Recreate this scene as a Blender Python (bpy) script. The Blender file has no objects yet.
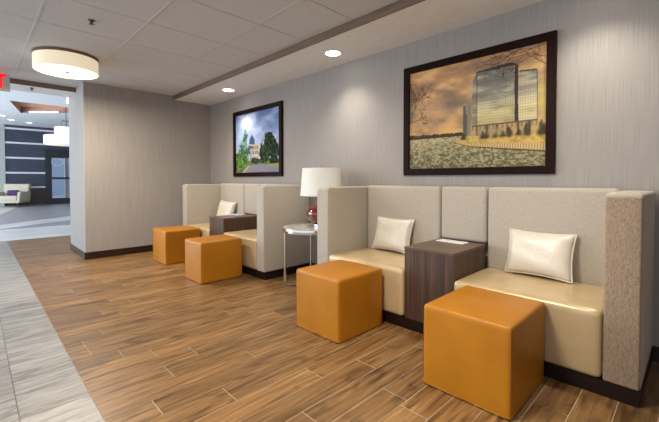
import bpy, bmesh, math, random
import numpy as np
from mathutils import Vector, Matrix, Euler
random.seed(7)
C = bpy.context.scene.collection
PI = math.pi

# ------------------------------------------------------------------ materials
def srgb(r, g, b):
    f = lambda c: (c/255/12.92) if c/255 <= .04045 else ((c/255+.055)/1.055)**2.4
    return (f(r), f(g), f(b), 1)

def new_mat(name):
    m = bpy.data.materials.new(name); m.use_nodes = True
    nt = m.node_tree; nt.nodes.clear()
    out = nt.nodes.new('ShaderNodeOutputMaterial')
    b = nt.nodes.new('ShaderNodeBsdfPrincipled')
    nt.links.new(b.outputs[0], out.inputs[0])
    return m, nt, b

def N(nt, t, **kw):
    n = nt.nodes.new(t)
    for k, v in kw.items():
        if k in n.inputs: n.inputs[k].default_value = v
        else: setattr(n, k, v)
    return n

def ramp(nt, stops):
    r = nt.nodes.new('ShaderNodeValToRGB')
    e = r.color_ramp.elements
    e[0].position, e[0].color = stops[0]
    e[1].position, e[1].color = stops[-1]
    for p, c in stops[1:-1]:
        n = e.new(p); n.color = c
    return r

def noise_mat(name, c1, c2, scale=(40, 40, 40), nscale=1.0, rough=.6, bump=0.0, bdist=.002, metal=0, detail=3, lo=.35, hi=.65,
              sheen=0, coat=0, spec=.5):
    m, nt, b = new_mat(name)
    tc = N(nt, 'ShaderNodeTexCoord'); mp = N(nt, 'ShaderNodeMapping')
    mp.inputs['Scale'].default_value = scale
    nz = N(nt, 'ShaderNodeTexNoise', Scale=nscale, Detail=detail)
    r = ramp(nt, [(lo, c1), (hi, c2)])
    L = nt.links.new
    L(tc.outputs['Object'], mp.inputs[0]); L(mp.outputs[0], nz.inputs['Vector'])
    L(nz.outputs[0], r.inputs[0]); L(r.outputs[0], b.inputs['Base Color'])
    b.inputs['Roughness'].default_value = rough; b.inputs['Metallic'].default_value = metal
    b.inputs['Sheen Weight'].default_value = sheen; b.inputs['Coat Weight'].default_value = coat
    b.inputs['Specular IOR Level'].default_value = spec
    if bump:
        bp = N(nt, 'ShaderNodeBump', Strength=bump, Distance=bdist)
        L(nz.outputs[0], bp.inputs['Height']); L(bp.outputs[0], b.inputs['Normal'])
    return m

def weave_mat(name, c1, c2, scale=300, rough=.85, bump=.3):
    """crossed thread noise: a woven cloth"""
    m, nt, b = new_mat(name); L = nt.links.new
    tc = N(nt, 'ShaderNodeTexCoord')
    out = []
    for sc in ((scale, scale, scale*.12), (scale*.15, scale*.15, scale)):
        mp = N(nt, 'ShaderNodeMapping'); mp.inputs['Scale'].default_value = sc
        nz = N(nt, 'ShaderNodeTexNoise', Scale=1.0, Detail=2)
        L(tc.outputs['Object'], mp.inputs[0]); L(mp.outputs[0], nz.inputs['Vector']); out.append(nz)
    mx = N(nt, 'ShaderNodeMath', operation='ADD')
    L(out[0].outputs[0], mx.inputs[0]); L(out[1].outputs[0], mx.inputs[1])
    hf = N(nt, 'ShaderNodeMath', operation='MULTIPLY'); hf.inputs[1].default_value = .5
    L(mx.outputs[0], hf.inputs[0])
    r = ramp(nt, [(.25, c1), (.75, c2)])
    L(hf.outputs[0], r.inputs[0]); L(r.outputs[0], b.inputs['Base Color'])
    b.inputs['Roughness'].default_value = rough; b.inputs['Sheen Weight'].default_value = .15
    bp = N(nt, 'ShaderNodeBump', Strength=bump, Distance=.0006)
    L(hf.outputs[0], bp.inputs['Height']); L(bp.outputs[0], b.inputs['Normal'])
    return m

def plain(name, c, rough=.5, metal=0, spec=.5, coat=0):
    return noise_mat(name, c, tuple(list(min(1, x*1.06) for x in c[:3])+[1]), (8, 8, 8), 1, rough, metal=metal, spec=spec, coat=coat)

def emit_mat(name, c, strength):
    m, nt, b = new_mat(name)
    b.inputs['Base Color'].default_value = c
    b.inputs['Emission Color'].default_value = c
    b.inputs['Emission Strength'].default_value = strength
    return m

M = {}
M['wall'] = noise_mat('wallcovering', srgb(150, 144, 138), srgb(167, 160, 154), (190, 190, 3.0), 1, .75, .15, .001, detail=4, lo=.3, hi=.7, spec=.25)
M['wall_cool'] = noise_mat('wallcovering_end', srgb(160, 158, 156), srgb(182, 180, 178), (130, 130, 3.0), 1, .6, .2, .001, detail=4, spec=.3)
M['ceiling'] = noise_mat('ceiling_tile', srgb(196, 195, 195), srgb(208, 207, 207), (70, 70, 70), 1, .9, .15, .001, spec=.1)
M['soffit'] = noise_mat('painted_plaster', srgb(228, 226, 223), srgb(233, 231, 228), (12, 12, 12), 1, .8, spec=.2)
M['gridbar'] = plain('grid_bar_paint', srgb(190, 188, 188), .5)
M['gridgap'] = plain('ceiling_joint', srgb(105, 98, 92), .9)
M['trim'] = noise_mat('brown_trim', srgb(112, 92, 76), srgb(130, 108, 90), (3, 60, 60), 1, .5)
M['base'] = noise_mat('espresso_wood', srgb(22, 12, 10), srgb(36, 21, 17), (4, 4, 90), 1, .35, spec=.3)
M['base_tile'] = noise_mat('espresso_tile', srgb(26, 15, 12), srgb(40, 24, 19), (4, 4, 90), 1, .14, spec=.7)
M['fabric'] = weave_mat('oatmeal_fabric', srgb(158, 148, 134), srgb(192, 183, 169), 300)
M['fabric_shaded'] = weave_mat('shaded_tweed', srgb(100, 80, 63), srgb(186, 163, 138), 380, .9, .5)  # oatmeal cloth made browner: shade on the right arm's front put into its colour
M['vinyl'] = noise_mat('champagne_vinyl', srgb(192, 167, 124), srgb(202, 178, 137), (6, 6, 6), 1, .28, .08, .003, metal=.15, spec=.6)
M['orange'] = noise_mat('tan_orange_leather', srgb(168, 107, 14), srgb(177, 115, 18), (5, 5, 5), 1, .42, 0, spec=.4)
M['seam'] = plain('orange_stitching', srgb(150, 78, 20), .6)
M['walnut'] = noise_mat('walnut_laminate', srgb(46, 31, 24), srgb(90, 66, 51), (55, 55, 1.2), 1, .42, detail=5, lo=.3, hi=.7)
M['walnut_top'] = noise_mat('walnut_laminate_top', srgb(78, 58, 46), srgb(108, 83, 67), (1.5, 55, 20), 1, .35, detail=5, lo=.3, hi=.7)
M['satin'] = noise_mat('satin_pillow', srgb(212, 203, 188), srgb(222, 214, 200), (90, 90, 90), 1, .42, .08, .001, metal=.1)
M['chrome'] = plain('chrome', srgb(214, 210, 204), .1, 1)
M['brass'] = plain('bronze_rim', srgb(122, 98, 76), .4, .4)
M['frame'] = noise_mat('dark_frame', srgb(24, 8, 5), srgb(34, 12, 8), (40, 40, 40), 1, .45, spec=.08)
M['stone_top'] = noise_mat('pale_stone_top', srgb(196, 192, 184), srgb(222, 218, 210), (14, 14, 14), 1, .15)
M['paper'] = noise_mat('printed_card', srgb(222, 216, 210), srgb(246, 242, 238), (30, 30, 30), 1, .5)
M['blue_card'] = noise_mat('blue_card', srgb(150, 168, 190), srgb(205, 214, 222), (40, 40, 40), 1, .4)
M['dark'] = plain('dark_plastic', srgb(34, 32, 34), .4)
M['steel'] = plain('sprinkler_metal', srgb(96, 88, 80), .35, .6)
M['white'] = plain('white_paint', srgb(226, 224, 220), .5)
M['darkblue'] = noise_mat('slate_blue_wall', srgb(46, 51, 66), srgb(58, 63, 79), (2, 2, 30), 1, .45)
M['wine'] = noise_mat('wine_brown_panel', srgb(48, 30, 34), srgb(62, 40, 44), (2, 2, 30), 1, .4)
M['stripe'] = plain('pale_metal_strip', srgb(205, 206, 210), .4)
M['greenwall'] = plain('pale_grey_wall', srgb(160, 164, 158), .8)
M['lobbyceil'] = plain('lobby_ceiling', srgb(214, 216, 220), .9)
M['traywood'] = noise_mat('tray_wood', srgb(172, 122, 102), srgb(194, 146, 124), (2, 40, 40), 1, .5)
M['black'] = plain('door_frame_black', srgb(26, 24, 34), .35)
M['cream'] = weave_mat('cream_upholstery', srgb(176, 164, 142), srgb(200, 190, 168), 120)
M['purple'] = plain('purple_velvet', srgb(62, 26, 84), .7)
M['leg'] = plain('dark_wood_leg', srgb(36, 28, 30), .4)

m, nt, b = new_mat('linen_shade')                     # table lamp shade, unlit
b.inputs['Base Color'].default_value = srgb(240, 236, 228); b.inputs['Roughness'].default_value = .8
b.inputs['Subsurface Weight'].default_value = .2; b.inputs['Subsurface Scale'].default_value = .05
M['shade'] = m
M['glow'] = emit_mat('diffuser_glow', srgb(255, 246, 226), 3.2)
M['drum'] = emit_mat('lit_drum_fabric', srgb(240, 226, 196), .42)
M['downlight'] = emit_mat('downlight_lens', srgb(255, 248, 236), 9)
M['pend'] = emit_mat('lit_pendant_shade', srgb(255, 246, 226), .3)
M['exit_red'] = emit_mat('exit_red', srgb(255, 20, 22), 1.0)
M['lobbylight'] = emit_mat('lobby_downlight', srgb(255, 255, 255), 2.5)
m, nt, b = new_mat('red_glass')
b.inputs['Base Color'].default_value = srgb(96, 26, 12); b.inputs['Roughness'].default_value = .06
b.inputs['Coat Weight'].default_value = 1; b.inputs['Coat Roughness'].default_value = .03
M['redglass'] = m
m, nt, b = new_mat('door_glass')
b.inputs['Base Color'].default_value = (.9, .95, 1, 1); b.inputs['Roughness'].default_value = 0
b.inputs['Transmission Weight'].default_value = 1; b.inputs['IOR'].default_value = 1.05
M['glass'] = m

# wood plank tiles: each face carries its own random values in a colour attribute
m, nt, b = new_mat('wood_plank_tile'); L = nt.links.new
at = N(nt, 'ShaderNodeAttribute', attribute_name='rnd')
tc = N(nt, 'ShaderNodeTexCoord')
sc = N(nt, 'ShaderNodeVectorMath', operation='SCALE'); sc.inputs['Scale'].default_value = 37
L(at.outputs['Color'], sc.inputs[0])
ad = N(nt, 'ShaderNodeVectorMath', operation='ADD'); L(tc.outputs['Object'], ad.inputs[0]); L(sc.outputs[0], ad.inputs[1])
mp = N(nt, 'ShaderNodeMapping'); mp.inputs['Scale'].default_value = (46, 2.6, 1); L(ad.outputs[0], mp.inputs[0])
n1 = N(nt, 'ShaderNodeTexNoise', Scale=1.0, Detail=9, Distortion=.5); L(mp.outputs[0], n1.inputs['Vector'])
mp2 = N(nt, 'ShaderNodeMapping'); mp2.inputs['Scale'].default_value = (9, 3.2, 1); L(ad.outputs[0], mp2.inputs[0])
n2 = N(nt, 'ShaderNodeTexNoise', Scale=1.0, Detail=3, Distortion=1.0); L(mp2.outputs[0], n2.inputs['Vector'])
r1 = ramp(nt, [(.28, srgb(84, 58, 34)), (.46, srgb(134, 98, 58)), (.60, srgb(152, 115, 72)), (.74, srgb(178, 141, 94))]); L(n1.outputs[0], r1.inputs[0])
r2 = ramp(nt, [(.30, (.45, .39, .35, 1)), (.44, (1, 1, 1, 1))]); L(n2.outputs[0], r2.inputs[0])
mu = N(nt, 'ShaderNodeMix', data_type='RGBA', blend_type='MULTIPLY'); mu.inputs[0].default_value = .8
L(r1.outputs[0], mu.inputs[6]); L(r2.outputs[0], mu.inputs[7])
sp = N(nt, 'ShaderNodeSeparateColor'); L(at.outputs['Color'], sp.inputs[0])
mr = N(nt, 'ShaderNodeMapRange'); mr.inputs[3].default_value = .7; mr.inputs[4].default_value = 1.1
L(sp.outputs[0], mr.inputs[0])
mv = N(nt, 'ShaderNodeMix', data_type='RGBA', blend_type='MULTIPLY'); mv.inputs[0].default_value = 1
cb = N(nt, 'ShaderNodeCombineColor')
for i in range(3): L(mr.outputs[0], cb.inputs[i])
L(mu.outputs[2], mv.inputs[6]); L(cb.outputs[0], mv.inputs[7]); L(mv.outputs[2], b.inputs['Base Color'])
b.inputs['Roughness'].default_value = .38
bp = N(nt, 'ShaderNodeBump', Strength=.15, Distance=.002); L(n1.outputs[0], bp.inputs['Height']); L(bp.outputs[0], b.inputs['Normal'])
M['wood'] = m
M['grout'] = plain('pale_grout', srgb(196, 174, 148), .8)
M['grout_grey'] = plain('grey_grout', srgb(120, 116, 112), .8)

# grey stone tiles
m, nt, b = new_mat('grey_stone_tile'); L = nt.links.new
at = N(nt, 'ShaderNodeAttribute', attribute_name='rnd'); tc = N(nt, 'ShaderNodeTexCoord')
sc = N(nt, 'ShaderNodeVectorMath', operation='SCALE'); sc.inputs['Scale'].default_value = 23; L(at.outputs['Color'], sc.inputs[0])
ad = N(nt, 'ShaderNodeVectorMath', operation='ADD'); L(tc.outputs['Object'], ad.inputs[0]); L(sc.outputs[0], ad.inputs[1])
mp = N(nt, 'ShaderNodeMapping'); mp.inputs['Scale'].default_value = (16, 2.2, 1); mp.inputs['Rotation'].default_value = (0, 0, .3); L(ad.outputs[0], mp.inputs[0])
n1 = N(nt, 'ShaderNodeTexNoise', Scale=1.0, Detail=6, Distortion=1.6); L(mp.outputs[0], n1.inputs['Vector'])
r1 = ramp(nt, [(.3, srgb(108, 104, 100)), (.48, srgb(150, 146, 141)), (.7, srgb(174, 170, 164))]); L(n1.outputs[0], r1.inputs[0])
sp = N(nt, 'ShaderNodeSeparateColor'); L(at.outputs['Color'], sp.inputs[0])
mr = N(nt, 'ShaderNodeMapRange'); mr.inputs[3].default_value = .8; mr.inputs[4].default_value = 1.08; L(sp.outputs[0], mr.inputs[0])
cb = N(nt, 'ShaderNodeCombineColor')
for i in range(3): L(mr.outputs[0], cb.inputs[i])
mv = N(nt, 'ShaderNodeMix', data_type='RGBA', blend_type='MULTIPLY'); mv.inputs[0].default_value = 1
L(r1.outputs[0], mv.inputs[6]); L(cb.outputs[0], mv.inputs[7]); L(mv.outputs[2], b.inputs['Base Color'])
b.inputs['Roughness'].default_value = .4
M['stone'] = m
M['lobby_cream'] = noise_mat('lobby_cream_tile', srgb(196, 194, 190), srgb(214, 212, 208), (1.5, 1.5, 1), 1, .35)
M['lobby_grey'] = noise_mat('lobby_grey_tile', srgb(142, 138, 142), srgb(158, 153, 155), (2, 8, 1), 1, .35)

m, nt, b = new_mat('print_ink'); at = N(nt, 'ShaderNodeAttribute', attribute_name='ink')
nt.links.new(at.outputs['Color'], b.inputs['Base Color']); b.inputs['Roughness'].default_value = .35; b.inputs['Specular IOR Level'].default_value = .06
M['ink'] = m

# ------------------------------------------------------------------ mesh helpers
def obj(name, bm, mat, parent=None, smooth=False, loc=None, rot=None, auto=True):
    me = bpy.data.meshes.new(name); bm.normal_update(); bm.to_mesh(me); bm.free()
    for mm in (mat if isinstance(mat, (list, tuple)) else [mat]): me.materials.append(mm)
    if smooth:
        for p in me.polygons: p.use_smooth = True
        if auto:
            try: me.set_sharp_from_angle(angle=math.radians(50))
            except Exception: pass
    o = bpy.data.objects.new(name, me); C.objects.link(o)
    if parent: o.parent = parent
    if loc: o.location = loc
    if rot: o.rotation_euler = rot
    return o

def tag(o, label=None, cat=None, group=None, kind=None):
    if label: o['label'] = label
    if cat: o['category'] = cat
    if group: o['group'] = group
    if kind: o['kind'] = kind
    return o

def thing(name, label, cat, loc=(0, 0, 0), rz=0, group=None):
    o = bpy.data.objects.new(name, None); o.empty_display_size = .1; C.objects.link(o)
    o.location = loc; o.rotation_euler = (0, 0, rz)
    return tag(o, label, cat, group)

def struct(name, bm, mat, parent=None, **k):
    o = obj(name, bm, mat, parent, **k)
    o['kind'] = 'structure'
    return o

def dup(root, loc, rz, label):
    r = root.copy(); C.objects.link(r); r.location = loc; r.rotation_euler = (0, 0, rz); r['label'] = label
    for ch in list(root.children):
        c = ch.copy(); C.objects.link(c); c.parent = r
        for g in ch.children:
            d = g.copy(); C.objects.link(d); d.parent = c
    return r

def box(x0, x1, y0, y1, z0, z1, bev=0, seg=3, bm=None):
    t = bmesh.new()
    bmesh.ops.create_cube(t, size=1)
    bmesh.ops.scale(t, vec=(x1-x0, y1-y0, z1-z0), verts=t.verts)
    bmesh.ops.translate(t, vec=((x0+x1)/2, (y0+y1)/2, (z0+z1)/2), verts=t.verts)
    if bev: bmesh.ops.bevel(t, geom=list(t.edges), offset=bev, segments=seg, profile=.5, affect='EDGES')
    if bm is None: return t
    me = bpy.data.meshes.new('t'); t.to_mesh(me); t.free(); bm.from_mesh(me); bpy.data.meshes.remove(me)
    return bm

def lathe(prof, n=48, bm=None):
    bm = bm or bmesh.new(); rings = []
    for r, z in prof:
        if r < 1e-6: rings.append([bm.verts.new((0, 0, z))])
        else: rings.append([bm.verts.new((r*math.cos(2*PI*i/n), r*math.sin(2*PI*i/n), z)) for i in range(n)])
    for a, b2 in zip(rings, rings[1:]):
        for i in range(n):
            j = (i+1) % n
            if len(a) == 1 and len(b2) == 1: continue
            if len(a) == 1: bm.faces.new((a[0], b2[i], b2[j]))
            elif len(b2) == 1: bm.faces.new((a[i], a[j], b2[0]))
            else: bm.faces.new((a[i], a[j], b2[j], b2[i]))
    bmesh.ops.recalc_face_normals(bm, faces=bm.faces)
    return bm

def tube(pts, r, n=10, closed=False, bm=None):
    bm = bm or bmesh.new(); pts = [Vector(p) for p in pts]; rings = []
    up = Vector((0, 0, 1)); prev = None
    for i, p in enumerate(pts):
        if closed: d = pts[(i+1) % len(pts)]-pts[i-1]
        else: d = pts[min(i+1, len(pts)-1)]-pts[max(i-1, 0)]
        d.normalize()
        if prev is None:
            a = d.cross(up)
            if a.length < .01: a = d.cross(Vector((1, 0, 0)))
        else: a = prev-d*prev.dot(d)
        a.normalize(); prev = a; b2 = d.cross(a)
        rings.append([bm.verts.new(p+r*(a*math.cos(2*PI*k/n)+b2*math.sin(2*PI*k/n))) for k in range(n)])
    m2 = len(rings)
    for i in range(m2 if closed else m2-1):
        A, B2 = rings[i], rings[(i+1) % m2]
        for k in range(n): bm.faces.new((A[k], A[(k+1) % n], B2[(k+1) % n], B2[k]))
    if not closed: bm.faces.new(rings[0][::-1]); bm.faces.new(rings[-1])
    bmesh.ops.recalc_face_normals(bm, faces=bm.faces)
    return bm

def poly_slab(pts, z0, z1, bm=None):
    bm = bm or bmesh.new()
    a = [bm.verts.new((x, y, z1)) for x, y in pts]; c = [bm.verts.new((x, y, z0)) for x, y in pts]
    bm.faces.new(a); bm.faces.new(c[::-1])
    for i in range(len(pts)):
        j = (i+1) % len(pts); bm.faces.new((a[i], c[i], c[j], a[j]))
    bmesh.ops.recalc_face_normals(bm, faces=bm.faces)
    return bm

def soft_block(w, d, h, z0, r, bulge, flat=False):
    """superellipsoid-cornered cube with a crowned top"""
    n = 18; bm = bmesh.new(); bmesh.ops.create_cube(bm, size=2)
    bmesh.ops.subdivide_edges(bm, edges=bm.edges, cuts=n, use_grid_fill=True)
    for v in bm.verts:
        c = v.co.copy()
        # spread the samples so that the roundings get vertices
        f = lambda t: math.copysign(1-(1-abs(t))**1.7, t)
        p = Vector((f(c.x)*w, f(c.y)*d, f(c.z)*h))
        q = Vector((max(-w+r, min(w-r, p.x)), max(-d+r, min(d-r, p.y)), max(-h if flat else -h+r, min(h-r, p.z))))
        dv = p-q
        if dv.length > 0: p = q+dv.normalized()*r
        cr = max(0, 1-(p.x/w)**2)*max(0, 1-(p.y/d)**2)
        if p.z > h-r*1.2: p.z += bulge*cr
        sd = max(0, 1-(p.z/h)**2)
        if abs(p.x) > w-r: p.x += math.copysign(.004*sd*max(0, 1-(p.y/d)**2), p.x)
        if abs(p.y) > d-r: p.y += math.copysign(.004*sd*max(0, 1-(p.x/w)**2), p.y)
        v.co = p+Vector((0, 0, z0+h))
    return bm

# ------------------------------------------------------------------ setting
WY = 3.2            # picture wall
PX0, PX1, PY = -7.60, -6.44, 1.19     # partition
HC, HS = 2.668, 2.60
X1 = 2.4
SY = 2.515          # soffit face

def plank_floor(name, rows, ys, mat, gmat, gap, ztop=0.0):
    """rows: list of (x0,x1,[y breaks]) -> flat tiles with bevelled gaps, and the grout bed under them"""
    bm = bmesh.new(); lay = bm.loops.layers.float_color.new('rnd')
    for x0, x1, br in rows:
        for y0, y1 in zip(br, br[1:]):
            c = (random.random(), random.random(), random.random(), 1)
            v = [bm.verts.new(p) for p in ((x0+gap, y0+gap, ztop), (x1-gap, y0+gap, ztop), (x1-gap, y1-gap, ztop), (x0+gap, y1-gap, ztop))]
            f = bm.faces.new(v)
            for l in f.loops: l[lay] = c
    xs = [r[0] for r in rows]+[r[1] for r in rows]
    o = struct(name, bm, mat)
    bed = box(min(xs), max(xs), ys[0], ys[1], -.03, ztop-.002)
    struct('grout', bed, gmat, o)
    return o

known = {0: 1.664, 1: 2.255, 2: 1.808, 3: 1.492, 4: 1.006, 5: .675, 6: 1.345, 7: .857, 8: 1.086, 10: .71}
FY0 = .448
rows = []; PL = 1.06
for k in range(-22, 52):
    xa, xb = -1.09-.1622*(k+1), -1.09-.1622*k
    j = known.get(k, random.uniform(FY0+.05, FY0+PL))
    br = [FY0]
    y = j-PL*math.ceil((j-FY0)/PL)
    while y < WY+.01:
        if y > FY0+.04: br.append(y)
        y += PL
    if br[-1] < WY: br.append(WY)
    br = [q for q in br if q < WY-.03]+[WY]
    rows.append((xa, xb, br))
XW = rows[-1][0]
plank_floor('floor', rows, (FY0, WY), M['wood'], M['grout'], .0024)
# wood stripe rest behind partition is hidden by the partition; stone tile walkway
rows = []
y = FY0; c = 0
while y > -2.4:
    ya, yb = y-.30, y
    xo = -2.36 if c % 2 == 0 else -2.36-.29
    xs = [xo+.585*i for i in range(-30, 10)]
    rows.append((ya, yb, [q for q in xs if XW < q < X1]))
    y -= .30; c += 1
# the tiles run along x: build in swapped axes
bm = bmesh.new(); lay = bm.loops.layers.float_color.new('rnd'); g = .002
for ya, yb, br in rows:
    br = [XW]+br+[X1]
    for xa, xb in zip(br, br[1:]):
        if xb-xa < .02: continue
        col = (random.random(), random.random(), random.random(), 1)
        f = bm.faces.new([bm.verts.new(p) for p in ((xa+g, ya+g, 0), (xb-g, ya+g, 0), (xb-g, yb-g, 0), (xa+g, yb-g, 0))])
        for l in f.loops: l[lay] = col
o = struct('floor', bm, M['stone'])
struct('grout', box(XW, X1, y, FY0, -.03, -.002), M['grout_grey'], o)
# lobby floor
LX = -22.4
struct('floor', box(-26.5, XW, -6, 7, -.03, 0), M['lobby_cream'])
o = struct('floor', poly_slab([(-11.75, .35), (-11.85, .35), (-13.6, 2.6), (-11.8, 2.6)], 0, .003), M['lobby_grey'])
struct('floor', poly_slab([(-16.9, .3), (-12.9, .3), (-14.65, 2.29), (-16.8, 4.6), (-22.3, 4.6), (-21.9, 1.53), (-17.0, .65)], 0, .003), M['lobby_grey'])

# walls
struct('wall_back', box(PX1, X1, WY, WY+.12, 0, HC+.2), M['wall'])
struct('wall_left', box(PX0, PX1, PY, WY+.12, 0, HC+.2, .012, 2), M['wall'])
struct('wall_right', box(X1, X1+.12, -2.4, WY+.12, 0, HC+.2), M['wall'])
def base_strip(name, fn, a, b2, step):
    bm = bmesh.new(); q = a
    while q < b2-.01:
        e = min(q+step, b2); box(*fn(q+.001, e-.001), .003, 1, bm); q = e
    return struct(name, bm, M['base_tile'])
base_strip('baseboard_back', lambda a, c: (a, c, WY-.012, WY, 0, .102), PX1+.012, X1, .38)
base_strip('baseboard_left', lambda a, c: (PX1, PX1+.012, a, c, 0, .108), PY-.012, WY-.012, .377)
base_strip('baseboard_end', lambda a, c: (a, c, PY-.012, PY, 0, .108), PX0, PX1, .48)

# ceiling: grid of tiles between x = HX and X1, y from -2.4 to soffit face
HX = -6.97
bm = bmesh.new()
gy = [-2.4, -1.82, -1.06, -.31, .44, 1.19, 1.94, SY]
gx = [HX]+[-4.295+.685*k for k in range(-3, 10) if HX < -4.295+.685*k < X1]+[X1]
for a, c in zip(gx, gx[1:]):
    for p, q in zip(gy, gy[1:]):
        box(a+.004, c-.004, p+.004, q-.004, HC, HC+.02, .003, 1, bm)
ce = struct('ceiling', bm, M['ceiling'])
struct('ceiling_joint', box(HX, X1, -2.4, SY, HC+.006, HC+.03), M['gridgap'], ce)
bm = bmesh.new()
for yy in gy[1:-1]: box(HX, X1, yy-.012, yy+.012, HC-.003, HC+.004, .001, 1, bm)
struct('grid_bar', bm, M['gridbar'], ce)
# soffit over the seating with its brown face, and the header towards the lobby
struct('ceiling', box(PX1, X1, SY+.02, WY, HS, HC+.2), M['soffit'])
struct('trim_1', box(PX1, X1, SY, SY+.02, HS-.002, HC+.02, .002, 1), M['trim'])
struct('ceiling', box(-7.50, HX-.02, -4, PY, HS, 3.9), M['soffit'])
struct('trim_2', box(HX-.02, HX, -2.4, PY, HS-.002, HC+.02, .002, 1), M['trim'])

# lobby shell
HL = 3.76
def tray_ceiling():
    A = [(-15.6, .88), (-15.6, 3.6), (-16.0, 3.6), (-18.2, 1.35)]
    O = [(-7.50, -6), (-7.50, 7), (-26.5, 7), (-26.5, -6)]
    bm = bmesh.new()
    for i in range(4):
        j = (i+1) % 4; poly_slab([O[i], O[j], A[j], A[i]], HL, HL+.15, bm)
    o = struct('ceiling', bm, M['lobbyceil'])
    bm = bmesh.new(); poly_slab([(-15.4, .6), (-15.4, 3.9), (-16.2, 3.9), (-18.6, 1.2)], HL+.22, HL+.28, bm)
    for i in range(4):
        j = (i+1) % 4; p, q = Vector(A[i]), Vector(A[j]); n = (q-p).normalized(); n = Vector((n.y, -n.x))*.03
        poly_slab([tuple(p), tuple(q), tuple(q+n), tuple(p+n)], HL+.001, HL+.22, bm)
    struct('ceiling_tray', bm, M['traywood'], o)
    struct('cove_strip', poly_slab([(-17.9, 1.59), (-17.15, 2.36), (-17.12, 2.33), (-17.87, 1.56)], HL+.01, HL+.05), M['lobbylight'], o)
tray_ceiling()
# far wall (dark, with pale strips), built around the door opening
DY0, DY1, DH = 2.72, 3.95, 2.38
bm = bmesh.new()
box(LX-.2, LX, 1.07, DY0, .95, HL, 0, 1, bm); box(LX-.2, LX, DY1, 7, .95, HL, 0, 1, bm); box(LX-.2, LX, DY0, DY1, DH, HL, 0, 1, bm)
wf = struct('wall_far', bm, M['darkblue'])
bm = bmesh.new()
box(LX-.2, LX, 1.07, DY0, 0, .95, 0, 1, bm); box(LX-.2, LX, DY1, 7, 0, .95, 0, 1, bm)
struct('wall_panel', bm, M['wine'], wf)
for k, z in enumerate((3.60, 2.94, 2.24, 1.54, .86)):
    bm = bmesh.new()
    box(LX, LX+.02, 1.07, 2.53 if k > 1 else 7, z-.04, z+.04, 0, 1, bm)
    struct('wall_stripe', bm, M['stripe'], wf)
struct('wall_lobby', box(LX-.2, LX+.05, -6, 1.07, 0, HL), M['greenwall'])
struct('wall_side', box(-26.5, -7.3, 7, 7.1, 0, HL), M['greenwall'])
# door
bm = bmesh.new()
for r in ((2.53, DY0, 0, 2.72), (DY1, DY1+.18, 0, 2.72), (DY0, DY1, DH, 2.72)): box(LX-.1, LX+.06, r[0], r[1], r[2], r[3], 0, 1, bm)
dr = struct('door_1', bm, M['black'])
bm = bmesh.new()
for r in ((DY0, DY0+.07, 0, DH), (DY1-.07, DY1, 0, DH), (DY0+.07, DY1-.07, 0, .3), (DY0+.07, DY1-.07, DH-.08, DH)): box(LX-.06, LX-.01, r[0], r[1], r[2], r[3], 0, 1, bm)
struct('door_frame', bm, M['black'], dr)
struct('glass_pane', box(LX-.045, LX-.035, DY0+.07, DY1-.07, .3, DH-.08), M['glass'], dr)
struct('push_bar', box(LX-.01, LX+.05, DY0+.05, DY1-.05, 1.24, 1.34, .01, 2), M['black'], dr)
bm = tube([(LX-.02, 3.02+.24*math.cos(2*PI*i/28), 2.1+.16*math.sin(2*PI*i/28)) for i in range(28)], .016, 8, True)
struct('door_oval', bm, M['stripe'], dr, smooth=True)  # thin pale oval ring on the door glass
# outdoors seen through the door
struct('ground', box(-60, LX-.2, -12, 24, -.06, -.02), plain('pavement', srgb(150, 154, 162), .9))
bm = bmesh.new(); box(-27.2, -26.9, 3.99, 4.15, -.02, 5, 0, 1, bm)
tag(obj('porch_column', bm, M['white']), 'white porch column standing outside the glass door', 'column')
tag(obj('neighbouring_wall', box(-36, -35.5, -4, 24, -.04, 6.0), plain('pale_concrete', srgb(150, 164, 184), .9)), 'pale blue grey building wall outdoors beyond the glass door', 'wall')

# ------------------------------------------------------------------ ceiling fittings
def drum_light(label, x, y):
    R = .318
    t = thing('ceiling_light', label, 'ceiling light', (x, y, HC))
    obj('mounting_rim', lathe([(0, 0), (R-.01, 0), (R+.004, -.004), (R+.004, -.03), (R-.01, -.035), (0, -.035)], 72), M['brass'], t, True)
    obj('drum_shade', lathe([(R-.006, -.035), (R, -.035), (R, -.19), (R-.006, -.19)], 72), M['drum'], t, True)
    d = obj('diffuser', lathe([(0, -.1835), (R-.008, -.1835), (R-.008, -.178), (0, -.178)], 72), M['glow'], t, True)
    obj('finial', lathe([(0, -.199), (.012, -.197), (.03, -.189), (.03, -.184), (0, -.184)], 20), M['brass'], d, True)
    l = bpy.data.lights.new('drum_lamp', 'AREA'); l.shape = 'DISK'; l.size = .56; l.energy = DRUM; l.color = (1, .89, .74)
    lo = bpy.data.objects.new('drum_lamp', l); C.objects.link(lo); lo.parent = t; lo.location = (0, 0, -.205)
    return t
DRUM = 50
drum_light('round drum ceiling light with cream fabric side and glowing white diffuser', -5.27, .815)
drum_light('added unseen drum ceiling light above the walkway beside the front seats', -1.3, .815)  # extra drum out of view, added to brighten the seating

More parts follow.
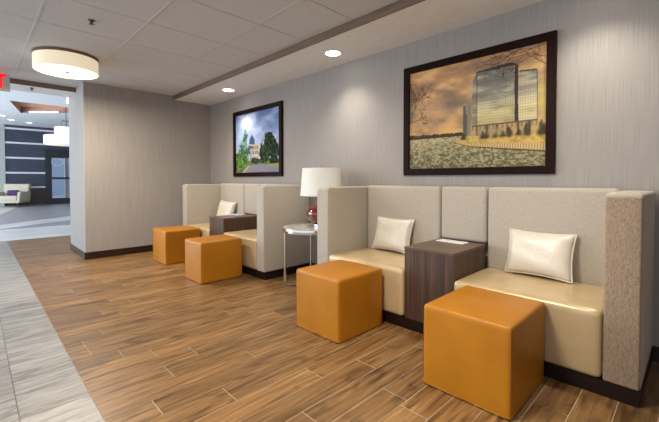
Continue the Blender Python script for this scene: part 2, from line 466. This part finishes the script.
def downlight(x, label):
    y = 2.86
    t = thing('recessed_downlight', label, 'downlight', (x, y, HS), 0, 'recessed downlights in the soffit')
    obj('trim_ring', lathe([(.083, 0), (.1, 0), (.098, -.004), (.083, -.002)], 40), M['white'], t, True)
    obj('lens', lathe([(0, -.001), (.083, -.001), (.083, -.0005), (0, -.0005)], 40), M['downlight'], t, True)
    l = bpy.data.lights.new('downlight_lamp', 'SPOT'); l.energy = SPOT; l.spot_size = math.radians(112); l.spot_blend = 1
    l.color = (1, .93, .82); l.shadow_soft_size = .06
    lo = bpy.data.objects.new('downlight_lamp', l); C.objects.link(lo); lo.parent = t; lo.location = (0, 0, -.02)
SPOT = 48
downlight(-5.15, 'lit round recessed downlight above the picture of house and trees')
downlight(-2.85, 'lit round recessed downlight above the table lamp, left of the lake picture')
downlight(-.5, 'round recessed downlight over the right end of the front seats')

def sprinkler(x, y, z, label):
    t = thing('fire_sprinkler', label, 'sprinkler', (x, y, z), .4)
    obj('cover_plate', lathe([(0, 0), (.03, 0), (.028, -.006), (.012, -.008), (.012, -.03), (0, -.03)], 24), M['steel'], t, True)
    obj('deflector', lathe([(0, -.034), (.022, -.034), (.022, -.038), (0, -.038)], 16), M['steel'], t, True)
    bm = tube([(-.014, 0, -.008), (-.018, 0, -.022), (-.006, 0, -.035)], .003, 6); tube([(.014, 0, -.008), (.018, 0, -.022), (.006, 0, -.035)], .003, 6, bm=bm)
    obj('frame_arm', bm, M['steel'], t, True)
sprinkler(-3.93, .80, HC, 'small metal fire sprinkler in the tiled ceiling')
sprinkler(-7.12, .66, HS, 'small metal fire sprinkler under the header by the lobby')

# exit sign, only its end shows
t = thing('exit_sign', 'red lit EXIT sign hanging at the left edge of the ceiling', 'exit sign', (-6.6, .18, HC))
obj('housing', box(-.02, .02, -.20, .20, -.265, -.03, .004, 2), M['gridbar'], t)
obj('ceiling_stem', box(-.012, .012, -.05, .05, -.035, 0), M['gridbar'], t)
cu = bpy.data.curves.new('letters', 'FONT'); cu.body = 'EXIT'; cu.size = .265; cu.align_x = 'CENTER'; cu.align_y = 'CENTER'; cu.extrude = .002; cu.offset = .008
to = bpy.data.objects.new('letters', cu); C.objects.link(to)
dg = bpy.context.evaluated_depsgraph_get(); me = bpy.data.meshes.new_from_object(to.evaluated_get(dg))
bpy.data.objects.remove(to); me.materials.clear(); me.materials.append(M['exit_red'])
lt = bpy.data.objects.new('letters', me); C.objects.link(lt); lt.parent = t
lt.rotation_euler = (PI/2, 0, PI/2); lt.location = (.023, -.01, -.147)
lt.scale = (.62, 1, 1)

# ------------------------------------------------------------------ banquettes
FRONT = 2.47
def banquette(label, x0, x1, tx0, tx1, right_panel):
    t = thing('banquette', label, 'sofa', ((x0+x1)/2, WY, 0), 0, 'upholstered banquettes along the picture wall')
    cx = (x0+x1)/2; B = lambda xa, xb, ya, yb, za, zb, bev=0, seg=4: box(xa-cx, xb-cx, ya-WY, yb-WY, za, zb, bev, seg)
    aw = .165; by0 = 3.055; by1 = WY-.013
    obj('plinth', B(x0+.004, x1-.004, FRONT+.004, by1, 0, .09), M['base'], t)
    for xa, xb, fm in ((x0, x0+aw, 'fabric'), (x1-aw, x1, right_panel)):
        a = obj('arm', B(xa, xb, FRONT+.008, by1, .09, 1.13, .018), M['fabric'], t, True)
        obj('front_panel', B(xa+.004, xb-.004, FRONT-.008, FRONT+.03, .091, 1.112, .012), M[fm], a, True)
    for xa, xb in ((x0+aw, tx0), (tx1, x1-aw)):
        bm = soft_block((xb-xa)/2-.001, (by0-FRONT+.014)/2, .1925, .09, .03, .016)
        bmesh.ops.translate(bm, vec=((xa+xb)/2-cx, (by0+FRONT-.014)/2-WY, 0), verts=bm.verts)
        obj('seat', bm, M['vinyl'], t, True, auto=False)
    for xa, xb in ((x0+aw, tx0), (tx0, tx1), (tx1, x1-aw)):
        obj('backrest', B(xa+.0035, xb-.0035, by0-.005, by1, .40 if xb-xa > .5 else .665, 1.142, .032), M['fabric'], t, True)
    return t
banquette('long cream and oatmeal banquette with winged ends beneath the sunset lake picture', -2.685, -.19, -1.65, -1.228, 'fabric_shaded')
banquette('oatmeal banquette with winged ends beneath the house and trees picture', -5.97, -3.61, -5.03, -4.61, 'fabric')

def console(label, x0, x1):
    cx = (x0+x1)/2; w = (x1-x0)/2-.002
    t = thing('side_table', label, 'table', (cx, FRONT, .09), 0, 'walnut box tables built between the seats')
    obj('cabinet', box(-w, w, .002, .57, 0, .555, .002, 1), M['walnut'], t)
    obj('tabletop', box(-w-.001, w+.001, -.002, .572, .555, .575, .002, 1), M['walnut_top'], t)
    return t
console('walnut box table between the seats holding a white printed card', -1.65, -1.228)
console('walnut box table between the far seats beside a cream pillow', -5.03, -4.61)
t = thing('table_card', 'white printed card lying on the walnut box table of the front seats', 'card', (-1.478, 2.945, .665), -.04)
obj('card_sheet', box(-.125, .125, -.055, .055, 0, .006, .001, 1), M['paper'], t)
obj('printed_band', box(-.10, .10, -.008, .012, .006, .0068), M['blue_card'], t)
t = thing('table_booklet', 'pale blue booklet lying on the far walnut box table', 'booklet', (-4.90, 2.86, .665), .1)
obj('cover', box(-.10, .10, -.07, .07, 0, .014, .002, 1), M['blue_card'], t)
obj('pages', box(-.098, .101, -.068, .068, .003, .011), M['paper'], t)

# pillows
def pillow(label, loc, w, h, th, tilt, rz, roll=0):
    t = thing('throw_pillow', label, 'pillow', loc, rz, 'cream pillows on the banquette seats')
    n = 22; bm = bmesh.new(); P = {}
    def edge(u, v):          # sides curve in slightly, corners stay out
        return (u*(1-.07*(1-v*v)) * w/2, v*(1-.09*(1-u*u)) * h/2)
    for s in (1, -1):
        for i in range(n+1):
            for j in range(n+1):
                u, v = -1+2*i/n, -1+2*j/n
                if s == -1 and (i in (0, n) or j in (0, n)): P[s, i, j] = P[1, i, j]; continue
                k = max(0, (1-u**4)*(1-v**4))**.55
                wr = 1+.06*math.sin(5*u+3*v+s)*math.cos(4*v-u)
                x, z = edge(u, v)
                P[s, i, j] = bm.verts.new((x, s*th/2*k*wr, z+h/2))
        for i in range(n):
            for j in range(n):
                q = [P[s, i, j], P[s, i+1, j], P[s, i+1, j+1], P[s, i, j+1]]
                bm.faces.new(q if s == -1 else q[::-1])
    bmesh.ops.recalc_face_normals(bm, faces=bm.faces)
    c = obj('cover', bm, M['satin'], t, True, rot=(-tilt, roll, 0), auto=False)
    ring = [(-1+2*i/n, -1) for i in range(n)]+[(1, -1+2*i/n) for i in range(n)]+[(1-2*i/n, 1) for i in range(n)]+[(-1, 1-2*i/n) for i in range(n)]
    pts = [(edge(u, v)[0], 0, edge(u, v)[1]+h/2) for u, v in ring]
    obj('piping', tube(pts, .0055, 6, True), M['satin'], c, True, auto=False)
    return t
pillow('cream satin pillow on the right seat of the front banquette', (-.815, 2.93, .492), .45, .335, .12, .28, -.04)
pillow('cream satin pillow on the left seat beside the card table', (-2.14, 2.945, .495), .46, .335, .12, .28, -.06)
pillow('small cream pillow on the far banquette beside the walnut box', (-5.48, 2.93, .50), .50, .36, .13, .25, 0, .04)

# ottomans
def ottoman(label, x0, x1, y0, y1, rz=0, H=.472):
    cx, cy = (x0+x1)/2, (y0+y1)/2; w, d = (x1-x0)/2, (y1-y0)/2
    t = thing('ottoman', label, 'ottoman', (cx, cy, 0), rz, 'orange leather cube ottomans')
    obj('foot_base', box(-w+.025, w-.025, -d+.025, d-.025, 0, .012), M['base'], t)
    c = obj('cover', soft_block(w, d, (H-.008)/2, .008, .018, .012, True), M['orange'], t, True, auto=False)
    rr = .018*.293
    for sx in (-1, 1):
        for sy in (-1, 1):
            obj('corner_seam', tube([(sx*(w-rr), sy*(d-rr), .04), (sx*(w-rr+.001), sy*(d-rr+.001), .24), (sx*(w-rr), sy*(d-rr), H-.03)], .0022, 6), M['seam'], c, True)
    return t
ottoman('nearest and largest looking orange leather ottoman, in front of the walnut box table', -1.12, -.627, 1.875, 2.44)
ottoman('orange leather ottoman before the left seat of the front banquette', -2.305, -1.812, 1.88, 2.405)
ottoman('orange leather ottoman before the far banquette, nearer to the round table', -4.42, -3.965, 1.845, 2.38, 0, .478)
ottoman('farthest orange leather ottoman, nearest the bare left wall', -5.73, -5.22, 1.91, 2.42, 0, .478)

# ------------------------------------------------------------------ round table and lamp
TX, TY = -3.07, 2.785; TR = .372; TZ = .667
t = thing('round_side_table', 'round chrome side table with pale top between the two banquettes', 'table', (TX, TY, 0))
obj('tabletop', lathe([(0, TZ-.012), (TR-.012, TZ-.012), (TR-.012, TZ), (0, TZ)], 72), M['stone_top'], t, True)
obj('rim', lathe([(TR-.012, TZ-.045), (TR, TZ-.045), (TR+.002, TZ-.02), (TR, TZ), (TR-.012, TZ), (TR-.012, TZ-.045)], 72), M['chrome'], t, True)
for ang in (math.radians(-124), math.radians(-34)):
    pts = []; R = TR-.035; rc = .045; tr = .017
    pts.append((-R, TZ-.05))
    pts += [(-R, rc+tr)]+[(-R+rc-rc*math.cos(a), rc+tr-rc*math.sin(a)) for a in [i*PI/16 for i in range(1, 9)]]
    pts += [(R-rc+rc*math.sin(a), rc+tr-rc*math.cos(a)) for a in [i*PI/16 for i in range(0, 9)]]+[(R, TZ-.05)]
    cs, sn = math.cos(ang), math.sin(ang)
    obj('leg_loop', tube([(p*cs, p*sn, z) for p, z in pts], tr, 12), M['chrome'], t, True)
for ang in (-124, -34, 56, 146):
    a = math.radians(ang); R = TR-.035
    obj('leg_socket', lathe([(0, TZ-.055), (.02, TZ-.055), (.02, TZ-.035), (0, TZ-.035)], 16), M['chrome'], t, True, loc=(R*math.cos(a), R*math.sin(a), 0))

t = thing('table_lamp', 'table lamp with white drum shade and red glass base on the round table', 'lamp', (-2.995, 2.83, TZ+.0005))
obj('foot', box(-.07, .07, -.07, .07, 0, .028, .004, 2), M['chrome'], t, True)
prof = [(0, .028), (.07, .028), (.10, .033)]
for i in range(1, 20):
    a = -PI/2*.80+i*(PI*.80+PI*.06)/20
    prof.append((.18*math.cos(a), .152+.122*math.sin(a)))
prof += [(.03, .285), (0, .286)]
obj('glass_body', lathe(prof, 48), M['redglass'], t, True)
obj('neck', lathe([(0, .288), (.018, .288), (.016, .34), (.01, .345), (.01, .62), (0, .62)], 20), M['chrome'], t, True)
sh = obj('lamp_shade', lathe([(.247, .355), (.222, .665), (.218, .665), (.243, .355), (.247, .355)], 64), M['shade'], t, True)
bm = tube([(-.222, 0, .645), (.222, 0, .645)], .003, 6); tube([(0, -.222, .645), (0, .222, .645)], .003, 6, bm=bm)
obj('shade_spider', bm, M['chrome'], sh, True)
obj('finial', lathe([(0, .62), (.008, .62), (.006, .66), (.014, .672), (.012, .686), (0, .694)], 20), M['chrome'], t, True)

# ------------------------------------------------------------------ framed prints
def mixc(img, mask, col, op=1.0):
    c = np.array(srgb(*col)[:3]); mm = (mask*op)[..., None]
    img[...] = img*(1-mm)+c*mm
def inpoly(U, V, pts):
    res = np.zeros(U.shape, bool); n = len(pts)
    for i in range(n):
        (xa, ya), (xb, yb) = pts[i], pts[(i+1) % n]
        if ya == yb: continue
        cond = ((ya > V) != (yb > V)) & (U < (xb-xa)*(V-ya)/(yb-ya)+xa)
        res ^= cond
    return res.astype(float)
def seg(U, V, a, b2, w, asp):
    ax, ay = a; bx, by = b2; dx, dy = (bx-ax)*asp, by-ay
    L2 = dx*dx+dy*dy+1e-9
    tt = np.clip(((U-ax)*asp*dx+(V-ay)*dy)/L2, 0, 1)
    dd = np.hypot((U-ax)*asp-tt*dx, V-ay-tt*dy)
    return np.clip(1.3-dd/w, 0, 1)
rng = np.random.default_rng(3)
def fbm(U, V, fx, fy, oct=4):
    out = np.zeros(U.shape); amp = 1; tot = 0
    for o in range(oct):
        gxn, gyn = int(fx*2**o)+2, int(fy*2**o)+2
        G = rng.random((gyn+1, gxn+1))
        x = np.clip(U, 0, 1)*(gxn-1); y = np.clip(V, 0, 1)*(gyn-1)
        xi = np.clip(x.astype(int), 0, gxn-1); yi = np.clip(y.astype(int), 0, gyn-1); xf = x-xi; yf = y-yi
        xf = xf*xf*(3-2*xf); yf = yf*yf*(3-2*yf)
        out += amp*((G[yi, xi]*(1-xf)+G[yi, xi+1]*xf)*(1-yf)+(G[yi+1, xi]*(1-xf)+G[yi+1, xi+1]*xf)*yf)
        tot += amp; amp *= .55
    return out/tot
def gradient(img, V, stops):
    cs = np.array([srgb(*c)[:3] for _, c in stops]); ps = [p for p, _ in stops]
    for k in range(3): img[..., k] = np.interp(V, ps, cs[:, k])
def twig(img, U, V, p, ang, ln, w, depth, asp, col, r):
    q = (p[0]+ln*math.cos(ang)/asp, p[1]+ln*math.sin(ang))
    mixc(img, seg(U, V, p, q, w, asp), col, .85)
    if depth:
        for k in range(r.choice((2, 3))):
            s = r.uniform(.45, 1); pp = (p[0]+(q[0]-p[0])*s, p[1]+(q[1]-p[1])*s)
            twig(img, U, V, pp, ang+r.uniform(-.75, .75), ln*r.uniform(.5, .8), w*.72, depth-1, asp, col, r)

def paint_lake(U, V):
    asp = 1.28; img = np.zeros(U.shape+(3,))
    gradient(img, V, [(.3, (228, 178, 112)), (.42, (208, 164, 112)), (.6, (186, 150, 114)), (.8, (180, 140, 104)), (1, (198, 150, 104))])
    c = fbm(U, V, 5, 10, 5)
    mixc(img, np.clip((c-.5)*5, 0, 1), (126, 108, 98), .7)
    mixc(img, np.clip((.47-c)*5, 0, 1), (236, 196, 136), .6)
    mixc(img, np.exp(-((U-.40)/.12)**2-((V-.62)/.06)**2), (104, 98, 98), .75)
    mixc(img, np.exp(-((U-1)/.07)**2-((V-.55)/.16)**2), (214, 192, 104), .7)
    water = (V < .305).astype(float); wt = np.zeros_like(img)
    gradient(wt, V, [(0, (112, 106, 76)), (.15, (132, 124, 92)), (.3, (182, 166, 126))])
    rp = fbm(U+.15*V, V, 60, 80, 3)
    mixc(wt, np.clip((rp-.53)*8, 0, 1), (186, 176, 138), .6); mixc(wt, np.clip((.46-rp)*8, 0, 1), (84, 82, 62), .7)
    img[...] = img*(1-water[..., None])+wt*water[..., None]
    tl = .335+.02*fbm(U, V*0, 40, 1, 2)-.02*U
    mixc(img, ((V < tl) & (V > .302) & (U < .5)).astype(float), (76, 62, 44))
    mixc(img, inpoly(U, V, [(.454, .578), (.475, .585), (.475, .30), (.454, .30)]), (100, 96, 92))
    mixc(img, inpoly(U, V, [(.475, .53), (.483, .60), (.52, .60), (.52, .30), (.475, .30)]), (140, 128, 108))
    mixc(img, inpoly(U, V, [(.465, .50), (.49, .50), (.49, .30), (.465, .30)]), (84, 82, 82), .7)
    def glass(pts, stops):
        k = inpoly(U, V, pts); g = np.zeros_like(img)
        gradient(g, V, stops)
        cl = fbm(U, V, 6, 16, 4); mixc(g, np.clip((cl-.5)*6, 0, 1), (214, 204, 168), .6); mixc(g, np.clip((.45-cl)*5, 0, 1), (112, 108, 100), .5)
        ln = ((np.mod(V*42, 1) < .25) | (np.mod(U*64, 1) < .22)).astype(float)
        mixc(g, ln, (90, 86, 80), .32)
        img[...] = img*(1-k[..., None])+g*k[..., None]
    glass([(.519, .783), (.555, .866), (.557, .36), (.522, .30)], [(.3, (150, 132, 100)), (.55, (150, 142, 116)), (.86, (128, 124, 118))])
    glass([(.554, .871), (.805, .86), (.809, .378), (.558, .388)], [(.38, (186, 168, 118)), (.5, (220, 204, 150)), (.6, (160, 154, 136)), (.86, (118, 116, 114))])
    glass([(.834, .801), (.945, .789), (.949, .379), (.837, .374)], [(.38, (196, 178, 126)), (.52, (224, 206, 150)), (.62, (168, 160, 138)), (.80, (126, 122, 118))])
    mixc(img, inpoly(U, V, [(.55, .876), (.79, .898), (.834, .858), (.834, .845), (.805, .866), (.553, .868)]), (60, 56, 56))
    mixc(img, inpoly(U, V, [(.808, .862), (.832, .845), (.834, .374), (.812, .372)]), (64, 60, 60))
    mixc(img, inpoly(U, V, [(.84, .812), (.94, .800), (.946, .79), (.836, .80)]), (74, 68, 64))
    mixc(img, seg(U, V, (.555, .86), (.557, .36), .003, asp), (64, 60, 58)); mixc(img, seg(U, V, (.945, .79), (.949, .37), .003, asp), (64, 60, 58))
    mixc(img, ((U > .51) & (U < .955) & (V > .275) & (V < .38)).astype(float), (182, 150, 106), .85)
    mixc(img, ((U > .52) & (U < .95) & (V > .27) & (V < .385) & (np.mod(U*14.5, 1) < .2)).astype(float), (84, 76, 70))
    mixc(img, ((U > .52) & (U < .95) & (V > .335) & (V < .375) & (np.mod(U*33, 1) < .5)).astype(float), (128, 110, 84), .8)
    mixc(img, ((U > .52) & (U < .95) & (V > .375) & (V < .387)).astype(float), (96, 88, 78))
    lawn = inpoly(U, V, [(.40, .27), (.52, .292), (1, .285), (1, .18), (.42, .24)])
    mixc(img, lawn, (200, 168, 96))
    gr = fbm(U, V, 50, 50, 2); mixc(img, lawn*np.clip((gr-.5)*5, 0, 1), (150, 122, 66), .6)
    wallp = [(.398, .256), (.5, .228), (1, .184), (1, .126), (.5, .200), (.401, .24)]
    mixc(img, inpoly(U, V, wallp), (206, 174, 122))
    mixc(img, inpoly(U, V, wallp)*(np.mod(U*60, 1) < .25), (132, 106, 72), .7)
    mixc(img, inpoly(U, V, [(.40, .24), (.5, .200), (1, .126), (1, .112), (.5, .190), (.41, .232)]), (84, 78, 58))
    r = random.Random(9)
    for x, h in ((.46, .05), (.6, .06), (.63, .075), (.69, .05), (.735, .055), (.78, .08), (.84, .05), (.885, .095), (.972, .11), (.99, .08)):
        for q in range(5):
            f = q/5; w2 = .02*(1-f)
            mixc(img, np.clip(1.5-np.hypot((U-x-r.uniform(-.004, .004))/(w2+.004), (V-.27-h*f)/(h*.2)), 0, 1), (66, 62, 44), .9)
    for x, w2 in ((.66, .03), (.71, .03), (.575, .02)):
        mixc(img, np.clip(1.4-np.hypot((U-x)/w2, (V-.315)/.035), 0, 1), (150, 138, 104), .8)
    r = random.Random(5)
    for p, a, ln, d in (((1.02, .87), 2.75, .2, 5), ((1.02, .80), 2.5, .14, 3), ((1.0, .99), 3.3, .2, 5), ((.9, 1.02), 3.5, .2, 5), ((.78, 1.02), 3.7, .14, 4)):
        twig(img, U, V, p, a, ln, .0034, d, asp, (74, 52, 40), r)
    for p, a, ln in (((-.02, .42), 1.2, .25), ((-.02, .55), .7, .14), ((-.01, .62), .9, .15), ((-.02, .70), .4, .12), ((-.02, .48), .2, .12)):
        twig(img, U, V, p, a, ln, .0034, 5, asp, (84, 58, 42), r)
    return img

def paint_house(U, V):
    asp = 1.28; img = np.zeros(U.shape+(3,))
    gradient(img, V, [(.3, (186, 196, 218)), (.6, (146, 164, 202)), (.8, (124, 146, 190)), (1, (98, 122, 172))])
    c = fbm(U+.0*V, V, 4, 6, 4)
    mixc(img, np.clip((c-.52)*4, 0, 1), (190, 200, 222), .7); mixc(img, np.clip((.42-c)*4, 0, 1), (72, 92, 146), .6)
    mixc(img, np.exp(-((U-.26)/.16)**2-((V-.84)/.12)**2), (228, 234, 246), .9)
    # ground
    mixc(img, (V < .2).astype(float), (104, 118, 74))
    # house
    mixc(img, inpoly(U, V, [(.32, .47), (.56, .466), (.56, .2), (.32, .2)]), (186, 168, 140))
    mixc(img, inpoly(U, V, [(.28, .40), (.42, .44), (.42, .2), (.28, .2)]), (150, 150, 160))
    mixc(img, inpoly(U, V, [(.335, .48), (.34, .56), (.40, .635), (.46, .55), (.465, .46)]), (70, 82, 110))
    mixc(img, inpoly(U, V, [(.27, .40), (.34, .46), (.43, .43), (.42, .40)]), (82, 88, 106))
    for wx in (.35, .44, .49, .53):
        for wz in (.24, .33, .41): mixc(img, ((abs(U-wx) < .011) & (abs(V-wz) < .025)).astype(float), (92, 90, 96))
    for wx in (.34, .42, .47, .515, .56): mixc(img, ((abs(U-wx) < .006) & (V > .2) & (V < .3)).astype(float), (226, 218, 206))
    lf = fbm(U, V, 34, 28, 3); lf2 = fbm(U, V, 20, 16, 3)
    def foliage(pts, dark, light, soft=.05):
        k = np.zeros(U.shape)
        for x, y, a, b2 in pts: k = np.maximum(k, np.clip((1-np.hypot((U-x)/a, (V-y)/b2)+(lf2-.5)*.9)*6, 0, 1))
        mixc(img, k, dark)
        mixc(img, k*np.clip((lf-.5)*6, 0, 1), light, .8)
    foliage([(.16, .36, .12, .10), (.20, .46, .10, .09), (.235, .57, .065, .1), (.24, .67, .03, .07), (.28, .36, .06, .1)], (56, 92, 78), (140, 176, 150))
    foliage([(.78, .42, .17, .20), (.70, .30, .14, .17), (.88, .30, .14, .2), (.78, .55, .1, .09), (.62, .36, .06, .12), (.66, .20, .1, .06), (.9, .16, .1, .06)], (28, 40, 30), (66, 84, 54))
    foliage([(.5, .19, .12, .05), (.42, .2, .05, .04)], (40, 56, 40), (90, 108, 68))
    # road and verge
    mixc(img, inpoly(U, V, [(.36, .125), (.60, .135), (1, .09), (1, -.02), (.17, -.02)]), (132, 128, 140))
    mixc(img, inpoly(U, V, [(.30, .115), (.36, .122), (.2, -.02), (.12, -.02)]), (168, 160, 158))
    mixc(img, inpoly(U, V, [(.72, .12), (1, .14), (1, .085), (.76, .10)]), (150, 150, 80))
    foliage([(.08, .17, .15, .17), (.2, .22, .12, .12), (.05, .3, .07, .06)], (58, 92, 48), (132, 166, 84))
    return img

def framed_print(label, name, xc, zc, w, h, painter, bar=.065):
    d = .035; t = thing('framed_picture', label, 'picture', (xc, WY, zc-h/2))
    bm = bmesh.new()
    for a in (box(-w/2, w/2, -d, 0, h-bar, h, .004, 2), box(-w/2, w/2, -d, 0, 0, bar, .004, 2),
              box(-w/2, -w/2+bar, -d, 0, bar-.003, h-bar+.003, .004, 2), box(w/2-bar, w/2, -d, 0, bar-.003, h-bar+.003, .004, 2)):
        me = bpy.data.meshes.new('t'); a.to_mesh(me); a.free(); bm.from_mesh(me); bpy.data.meshes.remove(me)
    obj('frame', bm, M['frame'], t)
    nx, nz = 300, 236
    iw, ih = w-2*bar, h-2*bar
    us = np.linspace(0, 1, nx+1); vs = np.linspace(0, 1, nz+1); U, V = np.meshgrid(us, vs)
    img = painter(U, V)
    verts = np.stack([(U-.5)*iw, np.full(U.shape, -.012), bar+V*ih], -1).reshape(-1, 3)
    idx = np.arange((nx+1)*(nz+1)).reshape(nz+1, nx+1)
    faces = np.stack([idx[:-1, :-1], idx[:-1, 1:], idx[1:, 1:], idx[1:, :-1]], -1).reshape(-1, 4)
    me = bpy.data.meshes.new('print'); me.from_pydata(verts.tolist(), [], faces.tolist())
    ca = me.color_attributes.new('ink', 'FLOAT_COLOR', 'POINT')
    ca.data.foreach_set('color', np.concatenate([img.reshape(-1, 3), np.ones(((nx+1)*(nz+1), 1))], 1).ravel().astype(np.float32))
    me.materials.append(M['ink'])
    o = bpy.data.objects.new('print', me); C.objects.link(o); o.parent = t
    return t
framed_print('large framed picture of a glass office tower by a lake at sunset', 'lake', -1.449, 1.793, 1.365, 1.092, paint_lake)
framed_print('framed picture of a house among green trees under a blue sky', 'house', -4.88, 1.798, 1.36, 1.085, paint_house)

# ------------------------------------------------------------------ lobby things
def settee():
    t = thing('armchair', 'wide cream armchair with flared tufted back by the dark striped lobby wall', 'armchair', (-21.6, 1.24, 0), -.5)
    # faces +x ; width along y
    obj('seat', box(-.35, .50, -.40, .40, .28, .50, .05, 4), M['cream'], t, True)
    bm = box(-.12, .12, -.46, .46, .30, 1.02, .05, 4)
    for v in bm.verts:
        v.co.x -= .25*(v.co.z-.3); v.co.y *= 1+.16*max(0, v.co.z-.5)
    bk = obj('backrest', bm, M['cream'], t, True, loc=(-.33, 0, 0))
    for i in range(4):
        for j in range(2):
            bmm = bmesh.new(); bmesh.ops.create_uvsphere(bmm, u_segments=10, v_segments=6, radius=.022)
            z = .64+.2*j; obj('tuft_button', bmm, M['satin'], bk, True, loc=(.12-.25*(z-.3), -.33+.22*i, z))
    for sd in (-1, 1):
        bm = box(-.42, .50, sd*.45-.06, sd*.45+.06, .20, .68, .04, 3)
        for v in bm.verts: v.co.y += sd*.10*(v.co.z-.2)
        obj('arm', bm, M['cream'], t, True)
    obj('skirt', box(-.4, .48, -.48, .48, .18, .29, .02, 2), M['cream'], t, True)
    for x in (-.34, .42):
        for y in (-.42, .42):
            obj('leg', lathe([(0, 0), (.025, 0), (.04, .18), (0, .18)], 14), M['leg'], t, True, loc=(x, y, 0))
    return t
settee()
t = thing('purple_pillow', 'small purple pillow on the cream lobby armchair', 'pillow', (-21.62, 1.27, .502), -.5)
bm = box(-.07, .07, -.22, .22, 0, .24, .06, 4)
for v in bm.verts: v.co.x -= .25*v.co.z
obj('cover', bm, M['purple'], t, True)

def pendant():
    px, py = -16.6, 2.58
    t = thing('tiered_pendant_light', 'two tiered lit drum pendant hanging in the lobby', 'pendant light', (px, py, HL+.30))
    Z = -(HL+.30)
    for s in (-.06, .06):
        obj('rod', tube([(0, s, 0), (0, s, 3.14+Z)], .012, 8), M['dark'], t, True)
    bm = tube([(0, -.2, 3.15+Z), (0, .2, 3.15+Z), (0, .2, 3.4+Z), (0, -.2, 3.4+Z)], .012, 8, True)
    obj('bracket', bm, M['dark'], t)
    def drum(name, R, za, zb):
        return obj(name, lathe([(0, za), (R-.03, za), (R, za+.03), (R, zb), (R-.02, zb), (0, zb-.01)], 48), M['pend'], t, True)
    drum('upper_drum', .42, 2.83+Z, 3.15+Z); drum('lower_drum', .74, 2.51+Z, 2.83+Z)
    obj('canopy', lathe([(0, 0), (.14, 0), (.14, -.03), (0, -.03)], 24), M['dark'], t, True)
pendant()
t = thing('cylinder_pendant_light', 'small glowing cylinder pendant peeking out beside the partition near the lobby ceiling', 'pendant light', (-11.3, 1.80, HL))
obj('rod', tube([(0, 0, 0), (0, 0, -.42)], .008, 8), M['dark'], t)
obj('shade', lathe([(0, -.62), (.07, -.62), (.07, -.42), (0, -.42)], 24), M['pend'], t, True)
for x, y in ((-19.4, .86), (-20.5, 1.2), (-21.0, 1.83)):
    k = (-19.4, -20.5, -21.0).index(x)
    t = thing('recessed_downlight', ('nearest of the three small lobby ceiling downlights', 'middle of the three small lobby ceiling downlights',
              'farthest of the three small lobby ceiling downlights, nearest the dark wall')[k], 'downlight', (x, y, HL), 0, 'lobby ceiling downlights')
    obj('trim_ring', lathe([(.11, 0), (.14, 0), (.14, -.01), (.11, -.006)], 24), M['white'], t)
    obj('lens', lathe([(0, -.004), (.11, -.004), (.11, -.001), (0, -.001)], 24), M['lobbylight'], t)

# ------------------------------------------------------------------ light, sky, camera
l = bpy.data.lights.new('added_daylight_panel', 'AREA'); l.shape = 'RECTANGLE'; l.size = 13; l.size_y = 3.2; l.energy = 800; l.color = (.74, .86, 1)  # unseen panel added to light the lobby, in place of its windows
lo = bpy.data.objects.new('added_daylight_panel', l); C.objects.link(lo); lo.location = (-15, -5.6, 1.9); lo.rotation_euler = (PI/2, 0, 0)
W = bpy.data.worlds.new('World'); bpy.context.scene.world = W; W.use_nodes = True
bg = W.node_tree.nodes['Background']; bg.inputs[0].default_value = (.80, .89, 1, 1); bg.inputs[1].default_value = 1.05

sc = bpy.context.scene
cam = bpy.data.cameras.new('Camera'); co = bpy.data.objects.new('Camera', cam); C.objects.link(co)
F = 362.0; PIT = math.radians(1.3)
cam.sensor_fit = 'HORIZONTAL'; cam.sensor_width = 36; cam.lens = 36*F/659
cam.clip_start = .02; cam.clip_end = 200
co.location = (0, 0, 1.2)
yaw = math.atan2(329.5+27, F)                     # from -X towards +Y
d = Vector((-math.cos(yaw)*math.cos(PIT), math.sin(yaw)*math.cos(PIT), -math.sin(PIT)))
co.rotation_euler = d.to_track_quat('-Z', 'Y').to_euler()
cy = 180+F*math.tan(PIT)
cam.shift_x = 0; cam.shift_y = -(211-cy)/659
sc.camera = co
vs = sc.view_settings; sc.display_settings.display_device = 'sRGB'
vs.view_transform = 'Standard'; vs.look = 'None'; vs.gamma = 1; vs.use_curve_mapping = False
vs.exposure = 0.42
